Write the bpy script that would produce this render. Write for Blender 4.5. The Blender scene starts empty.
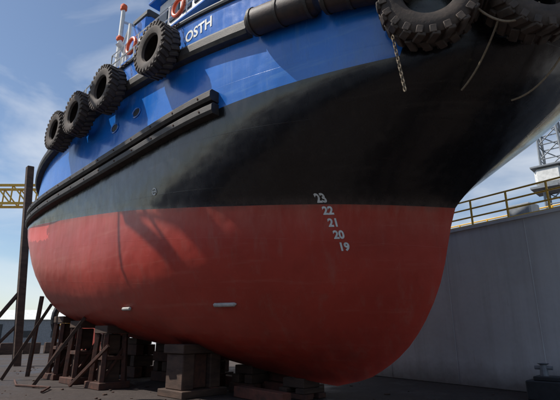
import bpy, bmesh, math, random
import numpy as np
from mathutils import Vector, Matrix
random.seed(4)
scene=bpy.context.scene
# ------------------------------------------------------------------ helpers
def link(o,parent=None):
    scene.collection.objects.link(o)
    if parent: o.parent=parent
    return o
def empty(name):
    e=bpy.data.objects.new(name,None); e.empty_display_size=.5
    scene.collection.objects.link(e); return e
def mesh_obj(name,verts,faces,mats,parent=None,smooth=False,fm=None):
    me=bpy.data.meshes.new(name); me.from_pydata([tuple(v) for v in verts],[],faces)
    for m in (mats if isinstance(mats,(list,tuple)) else [mats]): me.materials.append(m)
    if fm is not None: me.polygons.foreach_set('material_index',fm)
    if smooth: me.polygons.foreach_set('use_smooth',[True]*len(me.polygons))
    me.update()
    return link(bpy.data.objects.new(name,me),parent)
class MB:
    """accumulates primitives into one mesh"""
    def __init__(s): s.v=[];s.f=[];s.m=[]
    def add(s,vs,fs,mi=0):
        o=len(s.v); s.v+= [Vector(v) for v in vs]; s.f+=[tuple(i+o for i in f) for f in fs]; s.m+=[mi]*len(fs)
    def box(s,c,d,rot=None,mi=0,bev=0.0):
        bm=bmesh.new(); bmesh.ops.create_cube(bm,size=1)
        for v in bm.verts: v.co=Vector((v.co.x*d[0],v.co.y*d[1],v.co.z*d[2]))
        if bev>0: bmesh.ops.bevel(bm,geom=bm.edges[:],offset=bev,segments=1,affect='EDGES')
        M=Matrix.Translation(Vector(c)) @ (rot.to_4x4() if rot is not None else Matrix.Identity(4))
        bm.verts.ensure_lookup_table()
        for i,v in enumerate(bm.verts): v.index=i
        s.add([M@v.co for v in bm.verts],[tuple(v.index for v in f.verts) for f in bm.faces],mi); bm.free()
    def beam(s,a,b,w,h,mi=0,bev=0.0,up=(0,0,1)):
        a=Vector(a);b=Vector(b);d=b-a;x=d.normalized();up=Vector(up)
        y=up.cross(x)
        if y.length<1e-3: y=Vector((0,1,0)).cross(x)
        y.normalize(); z=x.cross(y)
        R=Matrix((x,y,z)).transposed()
        s.box((a+b)/2,(d.length,w,h),R,mi,bev)
    def tube(s,pts,r,n=8,mi=0,cap=True):
        pts=[Vector(p) for p in pts]; rs=r if isinstance(r,(list,tuple)) else [r]*len(pts)
        vs=[];fs=[];prev=None
        for i,p in enumerate(pts):
            t=(pts[min(i+1,len(pts)-1)]-pts[max(i-1,0)]).normalized()
            if prev is None:
                a=Vector((0,0,1)) if abs(t.z)<.9 else Vector((1,0,0))
                prev=t.cross(a).normalized()
            prev=(prev-t*prev.dot(t)).normalized(); q=t.cross(prev)
            for k in range(n):
                an=2*math.pi*k/n; vs.append(p+(prev*math.cos(an)+q*math.sin(an))*rs[i])
        for i in range(len(pts)-1):
            for k in range(n):
                k2=(k+1)%n; fs.append((i*n+k,i*n+k2,(i+1)*n+k2,(i+1)*n+k))
        if cap:
            fs.append(tuple(range(n-1,-1,-1))); L=(len(pts)-1)*n; fs.append(tuple(range(L,L+n)))
        s.add(vs,fs,mi)
    def obj(s,name,mats,parent=None,smooth=False):
        o=mesh_obj(name,s.v,s.f,mats,parent,False,s.m)
        if smooth:
            o.data.polygons.foreach_set('use_smooth',[True]*len(o.data.polygons))
            try:
                o.data.set_sharp_from_angle(angle=math.radians(38))
            except Exception: pass
        return o
def pch(xs,ys):
    xs=np.array(xs,float);ys=np.array(ys,float)
    o=np.argsort(xs);xs=xs[o];ys=ys[o]
    h=np.diff(xs);d=np.diff(ys)/h
    m=np.zeros(len(xs));m[0]=d[0];m[-1]=d[-1]
    for i in range(1,len(xs)-1):
        m[i]=0 if d[i-1]*d[i]<=0 else 2*d[i-1]*d[i]/(d[i-1]+d[i])
    def f(x):
        if x<=xs[0]: return float(ys[0]+m[0]*(x-xs[0])*0)
        if x>=xs[-1]: return float(ys[-1])
        i=int(np.searchsorted(xs,x))-1; t=(x-xs[i])/h[i]
        return float((2*t**3-3*t*t+1)*ys[i]+(t**3-2*t*t+t)*h[i]*m[i]+(-2*t**3+3*t*t)*ys[i+1]+(t**3-t*t)*h[i]*m[i+1])
    return f
# ------------------------------------------------------------------ materials
def nmat(name):
    m=bpy.data.materials.new(name); m.use_nodes=True
    nt=m.node_tree; return m,nt,nt.nodes['Principled BSDF']
def noise(nt,scale,detail=6,rough=.6,vec=None,dist=0):
    n=nt.nodes.new('ShaderNodeTexNoise'); n.inputs['Scale'].default_value=scale
    n.inputs['Detail'].default_value=detail; n.inputs['Roughness'].default_value=rough; n.inputs['Distortion'].default_value=dist
    if vec: nt.links.new(vec,n.inputs['Vector'])
    return n.outputs['Fac']
def ramp(nt,fac,stops):
    r=nt.nodes.new('ShaderNodeValToRGB'); e=r.color_ramp.elements
    while len(e)<len(stops): e.new(.5)
    for i,(p,c) in enumerate(stops):
        e[i].position=p; e[i].color=(c[0],c[1],c[2],1) if hasattr(c,'__len__') else (c,c,c,1)
    nt.links.new(fac,r.inputs[0]); return r.outputs[0]
def mixc(nt,fac,a,b,typ='MIX'):
    n=nt.nodes.new('ShaderNodeMix'); n.data_type='RGBA'; n.blend_type=typ
    for k,v in ((0,fac),(6,a),(7,b)):
        if isinstance(v,bpy.types.NodeSocket): nt.links.new(v,n.inputs[k])
        else: n.inputs[k].default_value=v if not hasattr(v,'__len__') else ((*v,1) if len(v)==3 else v)
    return n.outputs[2]
def math_(nt,op,a,b,clamp=False):
    n=nt.nodes.new('ShaderNodeMath'); n.operation=op; n.use_clamp=clamp
    for k,v in ((0,a),(1,b)):
        if isinstance(v,bpy.types.NodeSocket): nt.links.new(v,n.inputs[k])
        else: n.inputs[k].default_value=v
    return n.outputs[0]
def mrange(nt,v,a,b,c=0,d=1):
    mr=nt.nodes.new('ShaderNodeMapRange'); nt.links.new(v,mr.inputs[0])
    for i,q in enumerate((a,b,c,d)): mr.inputs[i+1].default_value=q
    return mr.outputs[0]
def mapping(nt,scale=(1,1,1),rot=(0,0,0)):
    tc=nt.nodes.new('ShaderNodeTexCoord'); mp=nt.nodes.new('ShaderNodeMapping')
    mp.inputs['Scale'].default_value=scale; mp.inputs['Rotation'].default_value=rot
    nt.links.new(tc.outputs['Object'],mp.inputs['Vector']); return mp.outputs[0]
def bump(nt,b,h,strength,dist=.02):
    n=nt.nodes.new('ShaderNodeBump'); n.inputs['Strength'].default_value=strength; n.inputs['Distance'].default_value=dist
    nt.links.new(h,n.inputs['Height'])
    nt.links.new(n.outputs[0],b.inputs['Normal']); return n
def simple(name,c,rough=.6,metal=0,var=.35,scale=3,c2=None,bs=.3,bscale=25,stretch=(1,1,1)):
    m,nt,b=nmat(name); v=mapping(nt,stretch)
    c2=c2 or tuple(x*(1-var) for x in c)
    f=noise(nt,scale,8,.65,v)
    col=ramp(nt,f,[(.35,c),(.65,c2)])
    nt.links.new(col,b.inputs['Base Color'])
    b.inputs['Roughness'].default_value=rough; b.inputs['Metallic'].default_value=metal
    bump(nt,b,noise(nt,bscale,5,.6,v),bs,.01)
    return m
def hullmat(name,c,dirt,rough,dirt_amt=(.52,.72),spec=.5,fade=.62,scr=.45,band=None,dk=.45,coat=0,bumps=.4,patch=None):
    m,nt,b=nmat(name)
    v=mapping(nt); vs=mapping(nt,(1.6,1.6,.10)); vh=mapping(nt,(.10,.10,1.6),(0,.06,0)); vd=mapping(nt,(.35,.35,5),(0,.12,0))
    cb=nt.nodes.new('ShaderNodeSeparateXYZ'); tc=nt.nodes.new('ShaderNodeTexCoord'); nt.links.new(tc.outputs['Object'],cb.inputs[0])
    big=noise(nt,.45,7,.62,v)
    col=mixc(nt,ramp(nt,big,[(.36,0),(.66,1)]),c,tuple(x*fade for x in c))
    d=noise(nt,2.0,10,.72,vs)
    col=mixc(nt,ramp(nt,d,[(dirt_amt[0],0),(dirt_amt[1],.6)]),col,dirt)
    d2=noise(nt,5.5,8,.7,vs)
    col=mixc(nt,ramp(nt,d2,[(.56,0),(.74,dk)]),col,tuple(x*.45 for x in c))
    e=noise(nt,3.0,8,.72,vh)
    col=mixc(nt,ramp(nt,e,[(.56,0),(.74,scr)]),col,tuple(min(1,x*1.5) for x in dirt))
    e2=noise(nt,6,6,.7,vd)
    col=mixc(nt,ramp(nt,e2,[(.66,0),(.70,scr)]),col,tuple(min(1,x*2.0) for x in dirt))
    sp=noise(nt,11,8,.75,v)
    col=mixc(nt,ramp(nt,sp,[(.65,0),(.72,.6)]),col,dirt)
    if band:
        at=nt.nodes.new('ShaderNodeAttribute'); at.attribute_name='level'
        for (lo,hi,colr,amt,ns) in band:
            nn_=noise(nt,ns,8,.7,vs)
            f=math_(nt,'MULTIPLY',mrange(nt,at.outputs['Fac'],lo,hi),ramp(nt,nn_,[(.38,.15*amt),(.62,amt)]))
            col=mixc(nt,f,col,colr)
        if patch:
            x0,x1,l0,pc=patch
            wob=math_(nt,'MULTIPLY',noise(nt,2.5,4,.6,v),1.6)
            xx=math_(nt,'ADD',cb.outputs[0],wob)
            f=math_(nt,'MULTIPLY',mrange(nt,xx,x0,x0+.12),mrange(nt,xx,x1,x1+.12,1,0))
            lv=math_(nt,'ADD',at.outputs['Fac'],math_(nt,'MULTIPLY',noise(nt,3.5,4,.6,v),.12))
            f=math_(nt,'MULTIPLY',f,mrange(nt,lv,l0,l0+.01))
            col=mixc(nt,f,col,pc)
    nt.links.new(col,b.inputs['Base Color'])
    nt.links.new(mrange(nt,d,0,1,rough-.12,rough+.22),b.inputs['Roughness'])
    b.inputs['Specular IOR Level'].default_value=spec
    b.inputs['Coat Weight'].default_value=coat; b.inputs['Coat Roughness'].default_value=.12
    br=nt.nodes.new('ShaderNodeTexBrick'); br.inputs['Scale'].default_value=1
    br.inputs['Mortar Size'].default_value=.010; br.inputs['Brick Width'].default_value=4.2; br.inputs['Row Height'].default_value=1.35
    br.inputs['Mortar Smooth'].default_value=.6
    br.inputs['Color1'].default_value=(0,0,0,1);br.inputs['Color2'].default_value=(0,0,0,1);br.inputs['Mortar'].default_value=(1,1,1,1)
    ma=nt.nodes.new('ShaderNodeMath'); ma.operation='MULTIPLY_ADD'; ma.inputs[1].default_value=.085
    nt.links.new(cb.outputs[0],ma.inputs[0]); nt.links.new(cb.outputs[2],ma.inputs[2])
    cc=nt.nodes.new('ShaderNodeCombineXYZ'); nt.links.new(cb.outputs[0],cc.inputs[0]); nt.links.new(ma.outputs[0],cc.inputs[1])
    nt.links.new(cc.outputs[0],br.inputs['Vector'])
    b1=bump(nt,b,br.outputs['Color'],.18,.015)
    b2=nt.nodes.new('ShaderNodeBump'); b2.inputs['Strength'].default_value=bumps; b2.inputs['Distance'].default_value=.12
    nt.links.new(noise(nt,1.1,2,.5,v),b2.inputs['Height']); nt.links.new(b2.outputs[0],b1.inputs['Normal'])
    b3=nt.nodes.new('ShaderNodeBump'); b3.inputs['Strength'].default_value=.25; b3.inputs['Distance'].default_value=.008
    nt.links.new(noise(nt,26,6,.65,v),b3.inputs['Height']); nt.links.new(b1.outputs[0],b3.inputs['Normal'])
    nt.links.new(b3.outputs[0],b.inputs['Normal'])
    return m
M_red=hullmat('antifouling_red',(.46,.050,.030),(.36,.13,.09),.34,(.52,.78),.5,.78,.3,
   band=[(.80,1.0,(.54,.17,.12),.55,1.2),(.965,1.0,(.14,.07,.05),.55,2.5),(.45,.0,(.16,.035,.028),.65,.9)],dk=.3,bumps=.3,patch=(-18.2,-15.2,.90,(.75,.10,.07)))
M_black=hullmat('hull_black',(.007,.007,.009),(.05,.04,.033),.22,(.56,.9),.6,.6,.3,
   band=[(1.10,1.0,(.09,.06,.05),.7,2.5),(1.35,1.0,(.03,.025,.022),.4,1.1)],coat=.3,bumps=.5)
M_blue=hullmat('hull_blue',(.012,.16,.60),(.12,.24,.40),.20,(.56,.86),.5,.8,.4,coat=.5,bumps=.35,dk=.35)
M_rub=simple('rubber',(.020,.017,.016),.6,0,.5,4,(.055,.045,.038),.5,30)
M_tyre=simple('tyre_rubber',(.04,.032,.028),.8,0,.4,3,(.095,.07,.055),.5,18)
M_fend=simple('fender_rubber',(.06,.035,.026),.6,0,.5,5,(.026,.020,.018),.4,20)
M_white=simple('white_paint',(.78,.78,.75),.5,0,.25,3)
M_mark=simple('draft_mark_paint',(.82,.82,.78),.6,0,.25,12)
M_rust=simple('rusty_steel',(.11,.042,.026),.85,0,.5,5,(.045,.024,.018),.5,25)
M_timb=simple('timber',(.095,.056,.038),.85,0,.5,3,(.045,.027,.019),.6,14,(.4,.4,2))
M_timr=simple('red_timber',(.17,.055,.035),.85,0,.5,3,(.07,.033,.022),.6,14)
M_conc=simple('block_timber',(.10,.058,.040),.9,0,.45,3,(.045,.027,.02),.6,16,(.5,.5,2))
M_yel=simple('yellow_paint',(.75,.43,.03),.5,0,.3,6)
M_zinc=simple('zinc_anode',(.5,.48,.44),.6,0,.3,9)
M_red2=simple('orange_paint',(.75,.10,.02),.5,0,.2,6)
M_grey=simple('grey_steel',(.25,.27,.29),.5,0,.3,5)
M_dark=simple('dark_steel',(.03,.032,.036),.5,0,.4,5)
M_rope=simple('rope',(.30,.24,.17),.9,0,.4,30)
M_glass=simple('window_glass',(.02,.03,.04),.1,0,.1,3,bs=0)
# ------------------------------------------------------------------ hull form
stemx=pch([0,.08,.3,.6,1,1.25,1.5,2,3],[-4.0,-2.8,-1.45,-.6,0,.75,1.75,3.5,4.6])
sternx=pch([0,.3,.6,1,2,3],[-19.5,-20.8,-22,-22.9,-22.8,-22.6])
Bm=pch([0,.05,.12,.2,.35,.6,1,2,3],[.12,1.25,2.4,3.2,3.85,4.28,4.42,4.58,4.66])
Le=pch([0,1,2,3],[13.5,11,12,12]); En=pch([0,1,3],[2.5,3,3]); Ep=pch([0,.5,1,1.4,2,3],[1.25,1.1,1,.78,.52,.5])
Ls=pch([0,1,2,3],[7,7,9,10.5])
trim=pch([0,-4,-6.5,-9.3,-14,-19,-24],[0,.17,.4,.76,1.27,1.7,2.1])
hkeel=pch([-4.2,-17,-19,-21,-24],[.3,.3,.95,1.9,3.0])
zk=lambda x: hkeel(x)+trim(x)
z1=lambda x: 5.1+trim(x)
z2=pch([4.6,0,-4.5,-9,-14,-19,-24],[8.0,7.75,7.85,7.65,7.4,7.2,7.25])
z3=pch([4.6,0,-3,-7.7,-12,-15,-18,-20,-24],[10.3,10.4,10.9,11.5,11.45,11.05,10.3,9.8,9.5])
def zlev(t,x):
    if t<=1: return zk(x)+(z1(x)-zk(x))*t
    if t<=2: return z1(x)+(z2(x)-z1(x))*(t-1)
    return z2(x)+(z3(x)-z2(x))*(t-2)
def tau(x,z):
    if z<=z1(x): return max(0,(z-zk(x))/(z1(x)-zk(x)))
    if z<=z2(x): return 1+(z-z1(x))/(z2(x)-z1(x))
    return min(3,2+(z-z2(x))/(z3(x)-z2(x)))
def bt(t,x):
    d=stemx(t)-x; e=x-sternx(t)
    if d<=0 or e<=0: return 0.
    q=1-min(d/Le(t),1); a=(max(0,1-q**En(t)))**Ep(t)
    w=1-min(e/Ls(t),1); c=(1-w**3)**.5
    return Bm(t)*a*c
hb=lambda x,z: bt(tau(x,z),x)
def hn(x,z):
    e=.06; bx=(hb(x+e,z)-hb(x-e,z))/(2*e); bz=(hb(x,z+e)-hb(x,z-e))/(2*e)
    return Vector((-bx,-1,-bz)).normalized()
def hp(x,z,off=0):
    return Vector((x,-hb(x,z),z))+hn(x,z)*off
def hullbottom(x,b):
    t=0
    while t<1 and bt(t,x)<b: t+=.005
    return zlev(t,x)
tug=empty('tugboat')
taus=[0,.015,.03,.05,.08,.12,.16,.2,.26,.33,.4,.5,.6,.7,.8,.9,1]+[1+i/16 for i in range(1,17)]+[2+i/8 for i in range(1,9)]
NS=110
V=[];F=[];FM=[];LV=[]
for side in (-1,1):
    o=len(V)
    for t in taus:
        xs,xe=stemx(t),sternx(t)
        for i in range(NS+1):
            s=i/NS; s=s*s*(3-2*s)*.55+ .45*s**1.6
            if i==NS: s=1
            x=xs+(xe-xs)*s
            V.append(Vector((x,side*bt(t,x),zlev(t,x)))); LV.append(t)
    W=NS+1
    for j in range(len(taus)-1):
        tm=(taus[j]+taus[j+1])/2
        for i in range(NS):
            a=o+j*W+i; q=(a,a+1,a+W+1,a+W)
            F.append(q if side==-1 else q[::-1])
            xc=V[a].x
            FM.append(0 if tm<1 else (1 if tm<2 or (xc>.6+ (tm-2)*-.5) else 2))
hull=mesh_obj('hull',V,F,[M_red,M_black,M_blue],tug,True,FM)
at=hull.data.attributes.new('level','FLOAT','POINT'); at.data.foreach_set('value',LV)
bm=bmesh.new(); bm.from_mesh(hull.data); bmesh.ops.recalc_face_normals(bm,faces=bm.faces[:]); bm.to_mesh(hull.data); bm.free()
# deck
V=[];F=[]
xs=np.linspace(4.3,-22.4,60)
for x in xs:
    b=bt(2.7,x); V+= [(x,-b+.02,zlev(2.7,x)),(x,b-.02,zlev(2.7,x))]
for i in range(59): F.append((2*i,2*i+1,2*i+3,2*i+2))
mesh_obj('deck',V,F,M_dark,tug)
for sd,nm in ((-1,'bulwark_cap_starboard'),(1,'bulwark_cap_port')):
    mb=MB(); pts=[]
    for x in np.linspace(4.35,-22.4,90):
        pts.append((x,sd*(bt(3,x)+.0),z3(x)+.03))
    mb.tube(pts,.09,8); mb.obj(nm,M_dark,tug,True)
def sweep(name,x0,x1,zf,prof,mat,n=70,side=-1):
    V=[];F=[];k=len(prof)
    for i in range(n+1):
        x=x0+(x1-x0)*i/n; z=zf(x); P=Vector((x,-hb(x,z),z)); nn=hn(x,z); nn.z=0; nn.normalize()
        for (o,u) in prof:
            q=P+nn*(o+random.uniform(-.002,.002))+Vector((0,0,u+random.uniform(-.0015,.0015))); q.y*= -side; V.append(q)
    for i in range(n):
        for j in range(k):
            j2=(j+1)%k; F.append((i*k+j,(i+1)*k+j,(i+1)*k+j2,i*k+j2))
    F.append(tuple(range(k))); F.append(tuple(range(n*k+k-1,n*k-1,-1)))
    o=mesh_obj(name,V,F,mat,tug)
    bm=bmesh.new(); bm.from_mesh(o.data); bmesh.ops.recalc_face_normals(bm,faces=bm.faces[:]); bm.to_mesh(o.data); bm.free()
    return o
Dp=[(-.25,.16),(.26,.16),(.33,.08),(.33,-.08),(.26,-.16),(-.25,-.16)]
zlow=lambda x:z2(x)+.12
zup=pch([-2.8,-8,-11,-14,-17,-20,-22],[9.65,10.25,10.35,10.05,9.7,9.2,9.0])
for sd in (-1,1):
    n='starboard' if sd==-1 else 'port'
    sweep('lower_rubbing_strake_top_'+n,-4.4,-21.5,lambda x:zlow(x)+.2,Dp,M_rub,side=sd)
    sweep('lower_rubbing_strake_bottom_'+n,-4.4,-21.5,lambda x:zlow(x)-.17,[(a*.85,b) for a,b in Dp],M_rub,side=sd)
    sweep('upper_rubbing_strake_'+n,-3.1,-21.5,zup,[(a*.9,b*1.35) for a,b in Dp],M_rub,side=sd)
mb=MB()
for x in np.arange(-4.9,-21,-1.15):
    for dz in (.2,-.17):
        z=zlow(x)+dz; n=hn(x,z); n.z=0; n.normalize(); p=Vector((x,-hb(x,z),z))+n*(.335 if dz>0 else .285)
        mb.tube([p-n*.02,p+n*.018],.028,8)
mb.obj('strake_bolts',M_rust,tug)
def cylf(x0,x1,za,zb,r,name,side=-1):
    mb=MB(); pts=[]
    for i in range(13):
        x=x0+(x1-x0)*i/12; z=za+(zb-za)*i/12
        p=hp(x,z,r*.9); p.y*=-side; pts.append(p)
    rs=[r*.8]+[r]*11+[r*.8]
    mb.tube(pts,rs,20)
    for i in (1,6,11):
        mb.tube([pts[i]-(pts[i+1]-pts[i-1]).normalized()*.04,pts[i]+(pts[i+1]-pts[i-1]).normalized()*.04],r*1.07,20,1)
    mb.obj(name,[M_fend,M_rub],tug,True)
for sd in (-1,1):
    n='starboard' if sd==-1 else 'port'
    cylf(-2.9,-1.0,9.62,9.42,.34,'cylindrical_fender_aft_'+n,sd)
    cylf(-.85,.45,9.38,9.2,.34,'cylindrical_fender_forward_'+n,sd)
def tyre(name,P,N,R,W,up=Vector((0,0,1)),nl=26,mat=M_tyre):
    N=N.normalized(); U=(up-N*up.dot(N)).normalized(); S=U.cross(N)
    mb=MB(); n=64
    prof=[(.50,-.30),(.54,-.42),(.70,-.50),(.88,-.47),(.94,-.40),(.95,0),(.94,.40),(.88,.47),(.70,.50),(.54,.42),(.50,.30),(.54,.25),(.82,.3),(.85,0),(.82,-.3),(.54,-.25)]
    k=len(prof); vs=[];fs=[]
    for i in range(n):
        a=2*math.pi*i/n; rd=S*math.cos(a)+U*math.sin(a)
        for r,w in prof: vs.append(P+rd*r*R*(1+.012*math.sin(2*a+P.x))+N*w*W)
    for i in range(n):
        i2=(i+1)%n
        for j in range(k):
            j2=(j+1)%k; fs.append((i*k+j,i2*k+j,i2*k+j2,i*k+j2))
    mb.add(vs,fs)
    for i in range(nl):
        for sgn in (-1,1):
            a=2*math.pi*(i+(.5 if sgn>0 else 0))/nl+random.uniform(-.012,.012)
            rd=S*math.cos(a)+U*math.sin(a); tg=-S*math.sin(a)+U*math.cos(a)
            ax=(N*1.0+tg*.35*sgn).normalized(); ty=rd.cross(ax)
            Rm=Matrix((ax,ty,rd)).transposed(); wr=random.uniform(.94,.97)
            mb.box(P+rd*R*wr+N*sgn*.235*W,(W*.50,2*math.pi*R/nl*.55,R*.08),Rm,0,.018)
            mb.box(P+rd*R*.88+N*sgn*.475*W,(W*.07,2*math.pi*R/nl*.45,R*.15),Matrix((N,tg*-1,rd)).transposed(),0,.012)
    return mb.obj(name,mat,tug,True)
def chain(mb,a,b,sag=0.0,L=.14,r=.018,mi=0):
    a=Vector(a);b=Vector(b);n=max(2,int((b-a).length/(L*.75)))
    for i in range(n):
        t=(i+.5)/n; p=a.lerp(b,t)+Vector((0,0,-4*sag*t*(1-t)))
        p2=a.lerp(b,min(1,t+.01))+Vector((0,0,-4*sag*(t+.01)*(1-t-.01))); d=(p2-p).normalized()
        q=d.cross(Vector((.3,.9,.2))).normalized(); 
        if i%2: q=d.cross(q)
        pts=[p+d*math.cos(an)*L*.5+q*math.sin(an)*L*.28 for an in [2*math.pi*k/8 for k in range(9)]]
        mb.tube(pts,r,5,mi,False)
tl=[(-6.6,10.33,.86),(-9.8,10.25,.86),(-12.0,10.05,.86),(-13.8,9.9,.82)]
ch=MB()
for i,(x,z,R) in enumerate(tl):
    nn=hn(x,z); nn.z*=.3
    P=hp(x,z,0)+nn.normalized()*.62
    tyre('tyre_fender_side_%d'%(i+1),P,nn,R,.62)
    chain(ch,P+Vector((-.2,0,R*.6)),Vector((x-.3,-bt(3,x),z3(x)+.1)))
    chain(ch,P+Vector((.2,0,R*.6)),Vector((x+.3,-bt(3,x),z3(x)+.1)))
bowt=[(1.2,8.62,1.05),(2.75,8.55,1.05)]
for i,(x,z,R) in enumerate(bowt):
    nn=hn(x,z); nn.z=-.12; nn.normalize()
    P=hp(x,z,0)+nn*.5
    tyre('tyre_fender_bow_%d'%(i+1),P,nn,R,.75,nl=22)
    chain(ch,P+Vector((0,0,R*.6)),Vector((x,-bt(3,x),z3(x))),0,.2,.028)
P=Vector((stemx(2.3)+.5,-.2,8.6)); tyre('tyre_fender_stem',P,Vector((1,-.1,-.1)),1.0,.75,nl=22)
nn=hn(2.75,8.65); nn.y*=-1; P=hp(2.75,8.65); P.y*=-1; tyre('tyre_fender_bow_3',P+nn*.5,nn,1.0,.75,nl=22)
ch.obj('fender_chains',M_rust,tug,True)
rp=MB()
p0=hp(.45,8.0,.55); chain(rp,p0,p0+Vector((.1,.15,-1.25)),0,.11,.014)
def cat(a,b,sag,r=.022):
    a=Vector(a);b=Vector(b); rp.tube([a.lerp(b,t/14)+Vector((0,0,-4*sag*(t/14)*(1-t/14))) for t in range(15)],r,6)
cat(hp(2.1,8.1,.6),hp(1.3,7.1,.05),.15)
cat(hp(3.0,7.9,.5),hp(2.0,7.0,.05),.25)
cat(hp(1.8,8.2,.8),hp(2.6,8.3,.8),.35)
rp.obj('bow_ropes',M_rope,tug,True)
def oval(x,z,w,h,name):
    mb=MB(); ring=[];n=28
    for k in range(n+1):
        a=2*math.pi*k/n; xx=x+w*math.cos(a)*.5; zz=z+h*math.sin(a)*.5; ring.append(hp(xx,zz,.015))
    mb.tube(ring,.03,8,1,False)
    vs=[hp(x,z,.012)]+[hp(x+w*math.cos(2*math.pi*k/n)*.5,z+h*math.sin(2*math.pi*k/n)*.5,.012) for k in range(n)]
    mb.add(vs,[(0,1+k,1+(k+1)%n) for k in range(n)],0)
    mb.obj(name,[M_dark,M_blue],tug,True)
for i,(x,z) in enumerate([(-8.7,9.2),(-10.2,9.1)]): oval(x,z,.5,.32,'mooring_chock_%d'%(i+1))
def hulltext(s,x0,z0,size,mat,name,off=.012,bold=.012):
    cu=bpy.data.curves.new(name,'FONT'); cu.body=s; cu.size=size; cu.offset=bold*size*2
    cu.align_x='CENTER'; cu.resolution_u=4
    ob=bpy.data.objects.new('tmp',cu); scene.collection.objects.link(ob)
    bpy.context.view_layer.update()
    me=bpy.data.meshes.new_from_object(ob.evaluated_get(bpy.context.evaluated_depsgraph_get()))
    bpy.data.objects.remove(ob)
    bm=bmesh.new(); bm.from_mesh(me); bmesh.ops.triangulate(bm,faces=bm.faces[:]); bmesh.ops.subdivide_edges(bm,edges=[e for e in bm.edges if e.calc_length()>size*.3],cuts=2)
    e=.05; bx=(hb(x0+e,z0)-hb(x0-e,z0))/(2*e); k=1/math.sqrt(1+bx*bx)
    for v in bm.verts:
        x=x0+v.co.x*k; z=z0+v.co.y; v.co=hp(x,z,off)
    bmesh.ops.recalc_face_normals(bm,faces=bm.faces[:])
    bm.to_mesh(me); bm.free(); me.materials.clear(); me.materials.append(mat); me.name=name
    return link(bpy.data.objects.new(name,me),tug)
for i,nm in enumerate(['23','22','21','20','19']):
    hulltext(nm,-2.50+.05*i,5.25-.305*i,.28,M_mark,'draft_mark_'+nm,bold=.02)
hulltext('OSTH',-5.35,10.62,.5,M_white,'bow_name_letters')
mb=MB(); cx,cz=-7.5,6.15
mb.tube([hp(cx+.10*math.cos(a),cz+.10*math.sin(a),.01) for a in [2*math.pi*k/20 for k in range(21)]],.015,6,0,False)
mb.tube([hp(cx-.1,cz,.01),hp(cx+.1,cz,.01)],.014,6); mb.tube([hp(cx,cz-.1,.01),hp(cx,cz+.1,.01)],.014,6)
mb.obj('thruster_symbol',M_mark,tug)
for i,(x,z) in enumerate([(-5.7,2.75),(-9.9,2.75)]):
    mb=MB(); n=hn(x,z)
    L=.36 if i==0 else .24
    mb.tube([hp(x-L,z)+n*.01,hp(x-L*.85,z)+n*.04,hp(x+L*.85,z)+n*.04,hp(x+L,z)+n*.01],[.015,.06,.06,.015],10)
    mb.obj('zinc_anode_%d'%(i+1),M_zinc,tug,True)
mb=MB()
mb.box((-20,0,1.7),(3.2,.35,1.6),None,0,.05)
mb.box((-22.6,0,2.7),(1.3,.2,2.6),None,0,.05)
mb.tube([(-22.2,1.25*math.cos(a),2.7+1.25*math.sin(a)) for a in [2*math.pi*k/28 for k in range(29)]],.18,8,1,False)
for k in range(4):
    a=k*math.pi/2+.4; mb.beam((-22.0,0,2.7),(-22.0,1.05*math.cos(a),2.7+1.05*math.sin(a)),.08,.42,2,.03,(1,.5,0))
mb.obj('skeg_rudder_and_propeller',[M_red,M_dark,M_yel],tug)
# superstructure
mb=MB(); zd=10.4
mb.box((-9.6,0,zd+1.5),(9.4,6.2,3.2),None,0,.12)
mb.box((-9.3,0,zd+3.15),(10,6.8,.12),None,1,.03)
mb.box((-8.9,0,zd+4.7),(5.6,5.0,3.0),None,0,.15)
mb.box((-8.9,0,zd+6.25),(6.3,5.7,.16),None,1,.04)
for k in range(6): mb.box((-11.15+k*.9,-2.52,zd+5.1),(.7,.06,.95),None,2,.03)
for k in range(6): mb.tube([(-13+k*1.4,-3.12,zd+1.9),(-13+k*1.4,-3.16,zd+1.9)],.2,16,2)
mb.box((-13.4,-1.9,zd+4.6),(1.5,1.2,3.6),None,3,.2); mb.box((-13.4,1.9,zd+4.6),(1.5,1.2,3.6),None,3,.2)
mb.box((-13.4,-1.9,zd+6.45),(1.52,1.22,.4),None,4,.1)
mb.obj('deckhouse_and_wheelhouse',[M_white,M_blue,M_glass,M_blue,M_dark],tug)
mb=MB()
def rail(pts,z,hh=1.05,r=.028,mi=0):
    for a,b in zip(pts[:-1],pts[1:]):
        a=Vector((*a,z));b=Vector((*b,z)); n=max(1,int((b-a).length/1.1))
        for q in (.5,1): mb.tube([a+Vector((0,0,hh*q)),b+Vector((0,0,hh*q))],r,6,mi)
        for k in range(n+1): p=a.lerp(b,k/n); mb.tube([p,p+Vector((0,0,hh))],r,6,mi)
rail([(-4.5,-3.3),(-14.2,-3.3)],zd+3.2); rail([(-4.5,-3.3),(-4.5,3.3)],zd+3.2); rail([(-14.2,-3.3),(-14.2,3.3)],zd+3.2)
rail([(-5.9,-2.75),(-12,-2.75)],zd+6.3)
for x in np.linspace(-7.5,-19.5,13):
    z=z3(x); y=-bt(3,x)+.1; x2=x-1.0; mb.tube([(x,y,z),(x,y,z+.75)],.03,6); mb.tube([(x,y,z+.75),(x2,-bt(3,x2)+.1,z3(x2)+.75)],.025,6)
mb.tube([(-10.2,-.2,zd+5.7),(-10.2,-.2,zd+12)],[.16,.07],10)
mb.tube([(-10.2,-1.8,zd+8.7),(-10.2,1.4,zd+8.7)],.06,8)
mb.tube([(-10.2,-1.2,zd+9.9),(-10.2,.8,zd+9.9)],.05,8)
mb.box((-9.9,-.2,zd+9.2),(.25,2.0,.18),None,0,.03)
mb.tube([(-14.0,-3.1,zd+3),(-14.0,-3.1,zd+7.0)],[.13,.10],10)
mb.tube([(-14.0,-3.1,zd+6.2),(-14.0,-2.0,zd+6.4)],.06,8)
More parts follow.
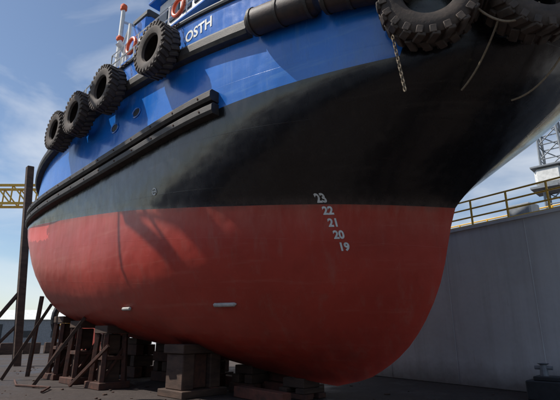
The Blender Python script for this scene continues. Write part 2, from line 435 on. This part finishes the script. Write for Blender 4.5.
mb.box((-14.0,-3.1,zd+7.0),(.3,.3,.4),None,1,.08)
mb.box((-14.0,-3.1,zd+5.2),(.3,.35,.3),None,1,.08)
mb.tube([(-12.9,-3.2,zd+3),(-12.9,-3.2,zd+5.4)],.08,8); mb.tube([(-12.9,-3.2,zd+5.3),(-14.0,-3.1,zd+4.2)],.05,8)
for (x,z) in ((-12.2,zd+3.8),(-8.6,zd+3.8)):
    mb.tube([(x+.36*math.cos(a),-3.38,z+.36*math.sin(a)) for a in [2*math.pi*k/20 for k in range(21)]],.08,8,1,False)
mb.tube([(-11.6,-3.0,zd+3.75),(-10.4,-3.0,zd+3.75)],.38,16,0)
mb.tube([(-13.5,-3.0,zd+3.2),(-13.5,-3.0,zd+4.3),(-13.5,-3.4,zd+4.6)],.17,12,0)
mb.tube([(-10.2,-.2,zd+11.8),(3.0,-.5,11.0)],.025,5,2); mb.tube([(-10.2,-.2,zd+11.8),(-19,-1,11)],.02,5,2)
mb.obj('rails_mast_and_lifebuoys',[M_white,M_red2,M_dark],tug,True)
# ------------------------------------------------------------------ dock
mg,nt,b=nmat('dock_floor'); v=mapping(nt)
f=noise(nt,.35,10,.65,v); f2=noise(nt,3.5,8,.7,v)
col=ramp(nt,f,[(.3,(.026,.018,.016)),(.5,(.042,.030,.025)),(.7,(.066,.049,.041))])
col=mixc(nt,ramp(nt,f2,[(.45,0),(.7,.7)]),col,(.028,.018,.015))
nt.links.new(col,b.inputs['Base Color'])
nt.links.new(ramp(nt,f,[(.38,.45),(.5,.9)]),b.inputs['Roughness'])
bump(nt,b,f2,.9,.06)
mesh_obj('ground',[(-900,-900,0),(900,-900,0),(900,900,0),(-900,900,0)],[(0,1,2,3)],mg)
mb=MB(); random.seed(11)
for k in range(200):
    x=random.uniform(-26,2); y=random.uniform(-8.5,5)
    s=random.choice([.03,.03,.04,.05,.08])
    mb.box((x,y,s*.25),(s*random.uniform(.8,3),s,s*.6),Matrix.Rotation(random.uniform(0,3.1),3,'Z'),random.choice([0,0,1,2]),s*.12)
mb.obj('debris',[M_conc,M_timb,M_rust])
mw,nt,b=nmat('dock_wall_paint'); v=mapping(nt); vs=mapping(nt,(1.2,1.2,.10))
c=mixc(nt,ramp(nt,noise(nt,.35,6,.6,v),[(.35,0),(.65,1)]),(.76,.77,.78),(.66,.67,.69))
c=mixc(nt,ramp(nt,noise(nt,1.6,9,.7,vs),[(.48,0),(.72,.5)]),c,(.48,.48,.47))
c=mixc(nt,ramp(nt,noise(nt,6,8,.75,v),[(.60,0),(.70,.5)]),c,(.85,.85,.84))
c=mixc(nt,ramp(nt,noise(nt,4,9,.75,vs),[(.62,0),(.72,.5)]),c,(.38,.30,.24))
sx=nt.nodes.new('ShaderNodeSeparateXYZ'); tc=nt.nodes.new('ShaderNodeTexCoord'); nt.links.new(tc.outputs['Object'],sx.inputs[0])
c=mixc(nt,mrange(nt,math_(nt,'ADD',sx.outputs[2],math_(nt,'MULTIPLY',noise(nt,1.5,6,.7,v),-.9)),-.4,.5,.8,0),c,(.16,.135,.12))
nt.links.new(c,b.inputs['Base Color']); b.inputs['Roughness'].default_value=.5
bump(nt,b,noise(nt,.8,3,.5,v),.5,.1)
wing=empty('dock_wing_wall')
P0=Vector((.43,6.14,0)); D=Vector((-.975,.221,0)).normalized(); Nw=Vector((D.y,-D.x,0))*-1
if Nw.y<0: Nw=-Nw
HW=6.07
mb=MB(); c0=P0+D*28+Nw*2.0+Vector((0,0,HW/2)); Rm=Matrix((D,Nw,Vector((0,0,1)))).transposed()
mb.box(c0,(80,4,HW),Rm,0,.03)
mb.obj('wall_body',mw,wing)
mb=MB()
for k in range(-3,20):
    p=P0+D*(k*3.4+.4)-Nw*.006; mb.box(p+Vector((0,0,HW/2)),(.02,.02,HW-.1),Rm)
mb.box(P0+D*28-Nw*.02+Vector((0,0,HW-.05)),(80,.08,.12),Rm)
mb.obj('wall_seams',mw,wing)
w2=empty('dock_wing_wall'); mb=MB(); mb.box((0,-19.2,HW/2),(90,4,HW),None,0,.03)
for k in range(-12,13): mb.box((k*3.4,-17.19,HW/2),(.03,.04,HW-.2))
mb.obj('wall_body',mw,w2)
sd=Vector((-.46,-.43,.78)).normalized()
dc=empty('shadow_crane'); mb=MB()  # out-of-view crane, added so its boom casts diagonal shadows on the hull
A=Vector((-9.6,-4.35,7.1)); B=Vector((-5.6,-3.75,4.5))
tip=A+sd*13
def onplane(yb,zb):
    d=A-B; M2=np.array([[d.y,sd.y],[d.z,sd.z]]); r=np.linalg.solve(M2,np.array([yb-A.y,zb-A.z])); return A+d*float(r[0])+sd*float(r[1])
base=onplane(-19.2,11.0)
ax=(tip-base).normalized(); s1=ax.cross(Vector((0,0,1))).normalized(); s2=s1.cross(ax)
hw=.55
cor4=[s1*hw+s2*hw,s1*-hw+s2*hw,s1*-hw-s2*hw,s1*hw-s2*hw]
for c_ in cor4: mb.tube([base+c_,tip+c_],.15,6)
n=int((tip-base).length/2.0)
for k in range(n):
    a=base.lerp(tip,k/n); b_=base.lerp(tip,(k+1)/n)
    for i in range(4): mb.tube([a+cor4[i],b_+cor4[(i+1)%4]],.06,5)
mb.box(tip,(1.0,1.3,1.0),Matrix((ax,s1,s2)).transposed(),0,.1)
mb.tube([tip,tip+Vector((0,0,-5))],.05,6,1); mb.box(tip+Vector((0,0,-5.3)),(.5,.4,.8),None,1,.08)
mb.box(base+Vector((1.5,0,-.3)),(5,3.2,3.0),None,0,.15); mb.tube([(base.x,base.y,HW),(base.x,base.y,base.z-1.8)],1.3,20,0)
mb.tube([base+Vector((1.5,0,1)),base+Vector((1.5,0,7)),tip],.06,6,1)
mb.obj('shadow_boom_house_and_pedestal',[M_yel,M_dark],dc)
gr_=empty('guard_railing'); mb=MB()
for off in (.15,3.8):
    a=P0+D*-11+Nw*off; n=52
    for h in (.05,.4,.75,1.1):
        mb.tube([a+Vector((0,0,HW+h)),a+D*(n*1.5)+Vector((0,0,HW+h))],.035 if h>.1 else .05,6)
    for k in range(n+1):
        p=a+D*k*1.5; mb.tube([p+Vector((0,0,HW)),p+Vector((0,0,HW+1.12))],.042,6)
mb.obj('rails_and_posts',M_yel,gr_)
mb=MB(); q=P0+D*1.5+Nw*2.3+Vector((0,0,HW))
mb.box(q+Vector((0,0,.5)),(1.0,.8,1.0),Rm,0,.06); mb.box(q+D*4+Vector((0,0,.3)),(.6,.6,.6),Rm,1,.06)
mb.tube([q+D*-2+Vector((0,0,0)),q+D*-2+Vector((0,0,1.2)),q+D*-1.6+Vector((0,0,1.6))],.12,10,0)
mb.obj('dock_machinery',[M_grey,M_yel])
tw=empty('lattice_tower'); mb=MB(); bx,by=-3.9,36.5; w=1.4
def W(h): return w*(1-.018*h)
cor=[(-1,-1),(1,-1),(1,1),(-1,1)]
for cx_,cy_ in cor: mb.tube([(bx+cx_*w,by+cy_*w,0),(bx+cx_*W(30),by+cy_*W(30),30)],.12,6)
for k in range(20):
    h=k*1.5; h2=h+1.5
    for i in range(4):
        a=cor[i];c_=cor[(i+1)%4]
        A_=Vector((bx+a[0]*W(h),by+a[1]*W(h),h));B_=Vector((bx+c_[0]*W(h2),by+c_[1]*W(h2),h2))
        mb.tube([A_,B_],.06,5)
        A_=Vector((bx+a[0]*W(h2),by+a[1]*W(h2),h2)); mb.tube([A_,B_],.06,5)
mb.obj('tower_frame',M_grey,tw)
mb=MB(); mb.box((bx-.4,by-.2,16.2),(2.4,2.4,1.8),None,0,.3); mb.box((bx-.4,by-.2,15.1),(3.2,3.2,.2),None,1); mb.box((bx-.4,by-.2,17.2),(2.8,2.8,.15),None,1)
mb.obj('tower_cabin',[M_white,M_grey],tw)
# ------------------------------------------------------------------ blocks & shores
def block(name,x,y,ztop,L=1.5,W_=1.3,style=0):
    e=empty(name); mb=MB()
    hcap=.28; zb=ztop-hcap
    if style==0:
        mb.box((x,y,.11),(W_*1.15,L*1.2,.22),None,1,.02)
        for s in (-1,1): mb.box((x,y+s*L*.36,(.22+zb)/2),(W_*.8,L*.30,zb-.22),Matrix.Rotation(.02*s,3,'Z'),0,.03)
        mb.box((x,y,(.22+zb)/2),(W_*.5,L*.40,zb-.26),None,2,.02)
        mb.box((x,y,zb+hcap/2),(W_*.9,L*1.15,hcap),Matrix.Rotation(.03,3,'Z'),1,.02)
    elif style==1:
        n=max(2,int(zb/.36)); hh=zb/n
        for k in range(n):
            if k%2: 
                for s in (-1,1): mb.box((x+s*.3*W_+random.uniform(-.03,.03),y,hh*(k+.5)),(.34,L*1.0,hh*.97),Matrix.Rotation(random.uniform(-.04,.04),3,'Z'),1,.02)
            else:
                for s in (-1,1): mb.box((x,y+s*.3*L+random.uniform(-.03,.03),hh*(k+.5)),(W_*1.1,.36,hh*.97),Matrix.Rotation(random.uniform(-.04,.04),3,'Z'),2,.02)
        mb.box((x,y,zb+hcap/2),(W_*.8,L*.8,hcap),None,1,.02)
    else:
        mb.box((x,y,.12),(W_*1.2,L*1.2,.24),None,2,.02)
        for sx_ in (-1,1):
            for sy in (-1,1):
                mb.beam((x+sx_*W_*.42,y+sy*L*.42,.24),(x+sx_*W_*.34,y+sy*L*.36,zb-.02),.17,.17,2,.01)
            mb.beam((x+sx_*W_*.40,y-L*.4,.35),(x+sx_*W_*.35,y+L*.36,zb*.75),.09,.09,2)
        mb.box((x,y,zb*.55),(W_*.86,L*.84,.14),None,2,.01)
        mb.box((x,y,(zb*.55)/2+.1),(W_*.62,L*.6,zb*.5),None,0,.03)
        mb.box((x,y,zb*.8),(W_*.5,L*.5,zb*.4-.05),None,1,.03)
        mb.box((x,y,zb+hcap/2),(W_*.95,L*.95,hcap),Matrix.Rotation(.04,3,'Z'),1,.02)
    mb.obj('stack',[M_conc,M_timb,M_rust],e); return e
for i,x in enumerate([-5.6,-7.9,-10.4,-13,-15.6,-18]):
    block('keel_block',x,.25,zk(x)-.005,1.0,1.1,1)
block('bilge_block',-8.6,-1.75,hullbottom(-8.6,1.9),1.5,1.2,0)
for x,y,st in [(-12.5,-2.75,2),(-14.9,-2.7,2),(-17.2,-2.5,2)]:
    block('bilge_block',x,y,hullbottom(x,-y+.1),1.0,1.0,st)
for x in (-9.5,-13,-16.5): block('bilge_block',x,2.6,hullbottom(x,2.6),1.2,1.2,0)
sh=MB()
def shore(a,b,w=.16,mi=1): sh.beam(a,b,w,w,mi,.01)
for x in (-14.0,-17.6):
    shore((x-.6,-4.6,.03),(x,-3.2,hullbottom(x,3.2)-.02),.13,0)
for (x,y,dx,dy) in ((-11.9,-3.4,-1.6,-.3),(-16.2,-3.3,-1.3,0)):
    shore((x+dx,y+dy,.06),(x,y+.25,1.5),.11)
sh.beam((-19.3,-3.2,0),(-19.2,-3.1,zlev(.22,-19.2)),.16,.16,0,.015)
sh.tube([(-12.6,-5.0,.05),(-13.5,-4.4,.08),(-15.4,-4.9,.05),(-17.5,-4.3,.05)],.04,7,1)
sh.obj('leaning_shores',[M_timb,M_rust])
tb=MB()
for (a,b,z,mi) in [((-10.2,.9),(-5.2,.3),.2,0),((-10,1.5),(-5.4,1.0),.2,1),((-9.2,1.2),(-5.8,.5),.53,0),((-7.2,-1.0),(-4.9,-1.2),.17,0)]:
    tb.beam((*a,z),(*b,z-.02),.36,.32,mi,.02)
tb.beam((-9.8,-1.0,.12),(-8.0,-1.3,.12),.3,.24,0,.02)
tb.obj('timber_baulks',[M_timr,M_timb])
po=empty('timber_post'); mb=MB()
mb.beam((-26.8,-1.3,-.05),(-27.7,-2.1,12.8),.42,.42,0,.03,(1,0,0))
mb.beam((-26.95,-1.5,4.7),(-29.4,-3.8,0),.2,.2,0,.02); mb.beam((-26.9,-1.4,2.6),(-28.6,-3.0,0),.16,.16,0,.02)
mb.obj('post_and_braces',[M_timb,M_dark],po,False)
g=empty('gantry_crane'); mb=MB()
A=Vector((-50,20,20.2));B=Vector((-74,-2.5,20.2)); d=(B-A); pn=Vector((-d.y,d.x,0)).normalized()
for s in (-1,1):
    for z in (-1.3,1.3): mb.beam(A+pn*s+Vector((0,0,z)),B+pn*s+Vector((0,0,z)),.3,.3)
    n=14
    for k in range(n):
        a=A.lerp(B,k/n)+pn*s; c_=A.lerp(B,(k+1)/n)+pn*s
        mb.beam(a+Vector((0,0,-1.3)),c_+Vector((0,0,1.3)),.16,.16); mb.beam(a+Vector((0,0,1.3)),a+Vector((0,0,-1.3)),.16,.16)
for P in (A.lerp(B,.04),B):
    for s in (-1,1): mb.beam(P+pn*s+Vector((0,0,-1.3)),Vector((P.x,P.y,0))+pn*s*3,.5,.5)
mb.obj('crane_frame',M_yel,g)
# low shed behind the dock head
hs=empty('harbour_shed'); mb=MB()
C=Vector((-83,16.4,0)); dx=Vector((.731,.682,0)); dy=Vector((-.682,.731,0)); Rs=Matrix((dx,dy,Vector((0,0,1)))).transposed()
mb.box(C+Vector((0,0,1.9)),(60,14,3.8),Rs,0)
ro=[C+dx*sx_*30.3+dy*sy*7.3+Vector((0,0,3.8)) for sx_ in (-1,1) for sy in (-1,1)]+[C+dx*sx_*30.3+Vector((0,0,5.6)) for sx_ in (-1,1)]
mb.add(ro,[(0,4,5,2),(1,3,5,4),(0,1,4),(2,5,3)],1)
for k in range(-5,6):
    mb.box(C+dx*k*5.2-dy*7.03+Vector((0,0,1.6)),(2.6,.1,3.0 if k%3==0 else 1.0),Rs,2)
mb.obj('shed_body',[M_grey,M_white,M_dark],hs)
mb=MB(); 
for k in range(16): 
    p=Vector((-44,-14,0))+Vector((.1,1.9,0))*k; mb.box(p+Vector((0,0,.5)),(.5,1.5,1.0),None,0,.05)
mb.obj('dock_end_kerb_blocks',M_conc)
vs_=empty('dock_valve_stand'); mb=MB(); x,y=.45,5.0
mb.box((x,y,.28),(1.3,1.0,.56),None,0,.03); mb.box((x,y,.62),(.9,.7,.12),None,0,.02)
mb.tube([(x-.2,y,.6),(x-.2,y,1.0),(x-.2,y,1.05)],[.13,.10,.18],14,1); mb.tube([(x-.45,y,.92),(x+.05,y,.92)],.06,10,1)
mb.obj('stand_and_valve',[M_dark,M_grey],vs_)
# ------------------------------------------------------------------ light, sky, camera
L=bpy.data.lights.new('sun','SUN'); L.energy=5.0; L.angle=math.radians(.45); L.color=(1,.95,.88)
lo=bpy.data.objects.new('sun',L); lo.rotation_euler=sd.to_track_quat('Z','Y').to_euler(); scene.collection.objects.link(lo)
w=bpy.data.worlds.new('World'); scene.world=w; w.use_nodes=True; nt=w.node_tree; bg=nt.nodes['Background']
sky=nt.nodes.new('ShaderNodeTexSky'); sky.sky_type='NISHITA'; sky.sun_disc=False
sky.sun_elevation=math.asin(sd.z); sky.sun_rotation=math.atan2(sd.x,sd.y); sky.air_density=1.0; sky.dust_density=.5; sky.ozone_density=1.6
tc=nt.nodes.new('ShaderNodeTexCoord'); mp=nt.nodes.new('ShaderNodeMapping'); mp.inputs['Scale'].default_value=(1,1,2.2)
nt.links.new(tc.outputs['Generated'],mp.inputs[0])
n1=noise(nt,2.3,9,.55,mp.outputs[0],.5)
cf=ramp(nt,n1,[(.47,0),(.72,.75)])
mx=mixc(nt,cf,sky.outputs[0],(7.0,7.3,7.7))
nt.links.new(mx,bg.inputs[0]); bg.inputs[1].default_value=.12
cam=bpy.data.cameras.new('camera'); cam.sensor_width=36; cam.lens=28.7; cam.clip_end=3000; cam.clip_start=.1
co=bpy.data.objects.new('camera',cam); co.location=(4.34,-11.4,2.0); co.rotation_euler=(math.radians(90+16.4),0,math.radians(43)); scene.collection.objects.link(co)
scene.camera=co
scene.view_settings.view_transform='Standard'; scene.view_settings.look='None'; scene.view_settings.exposure=0
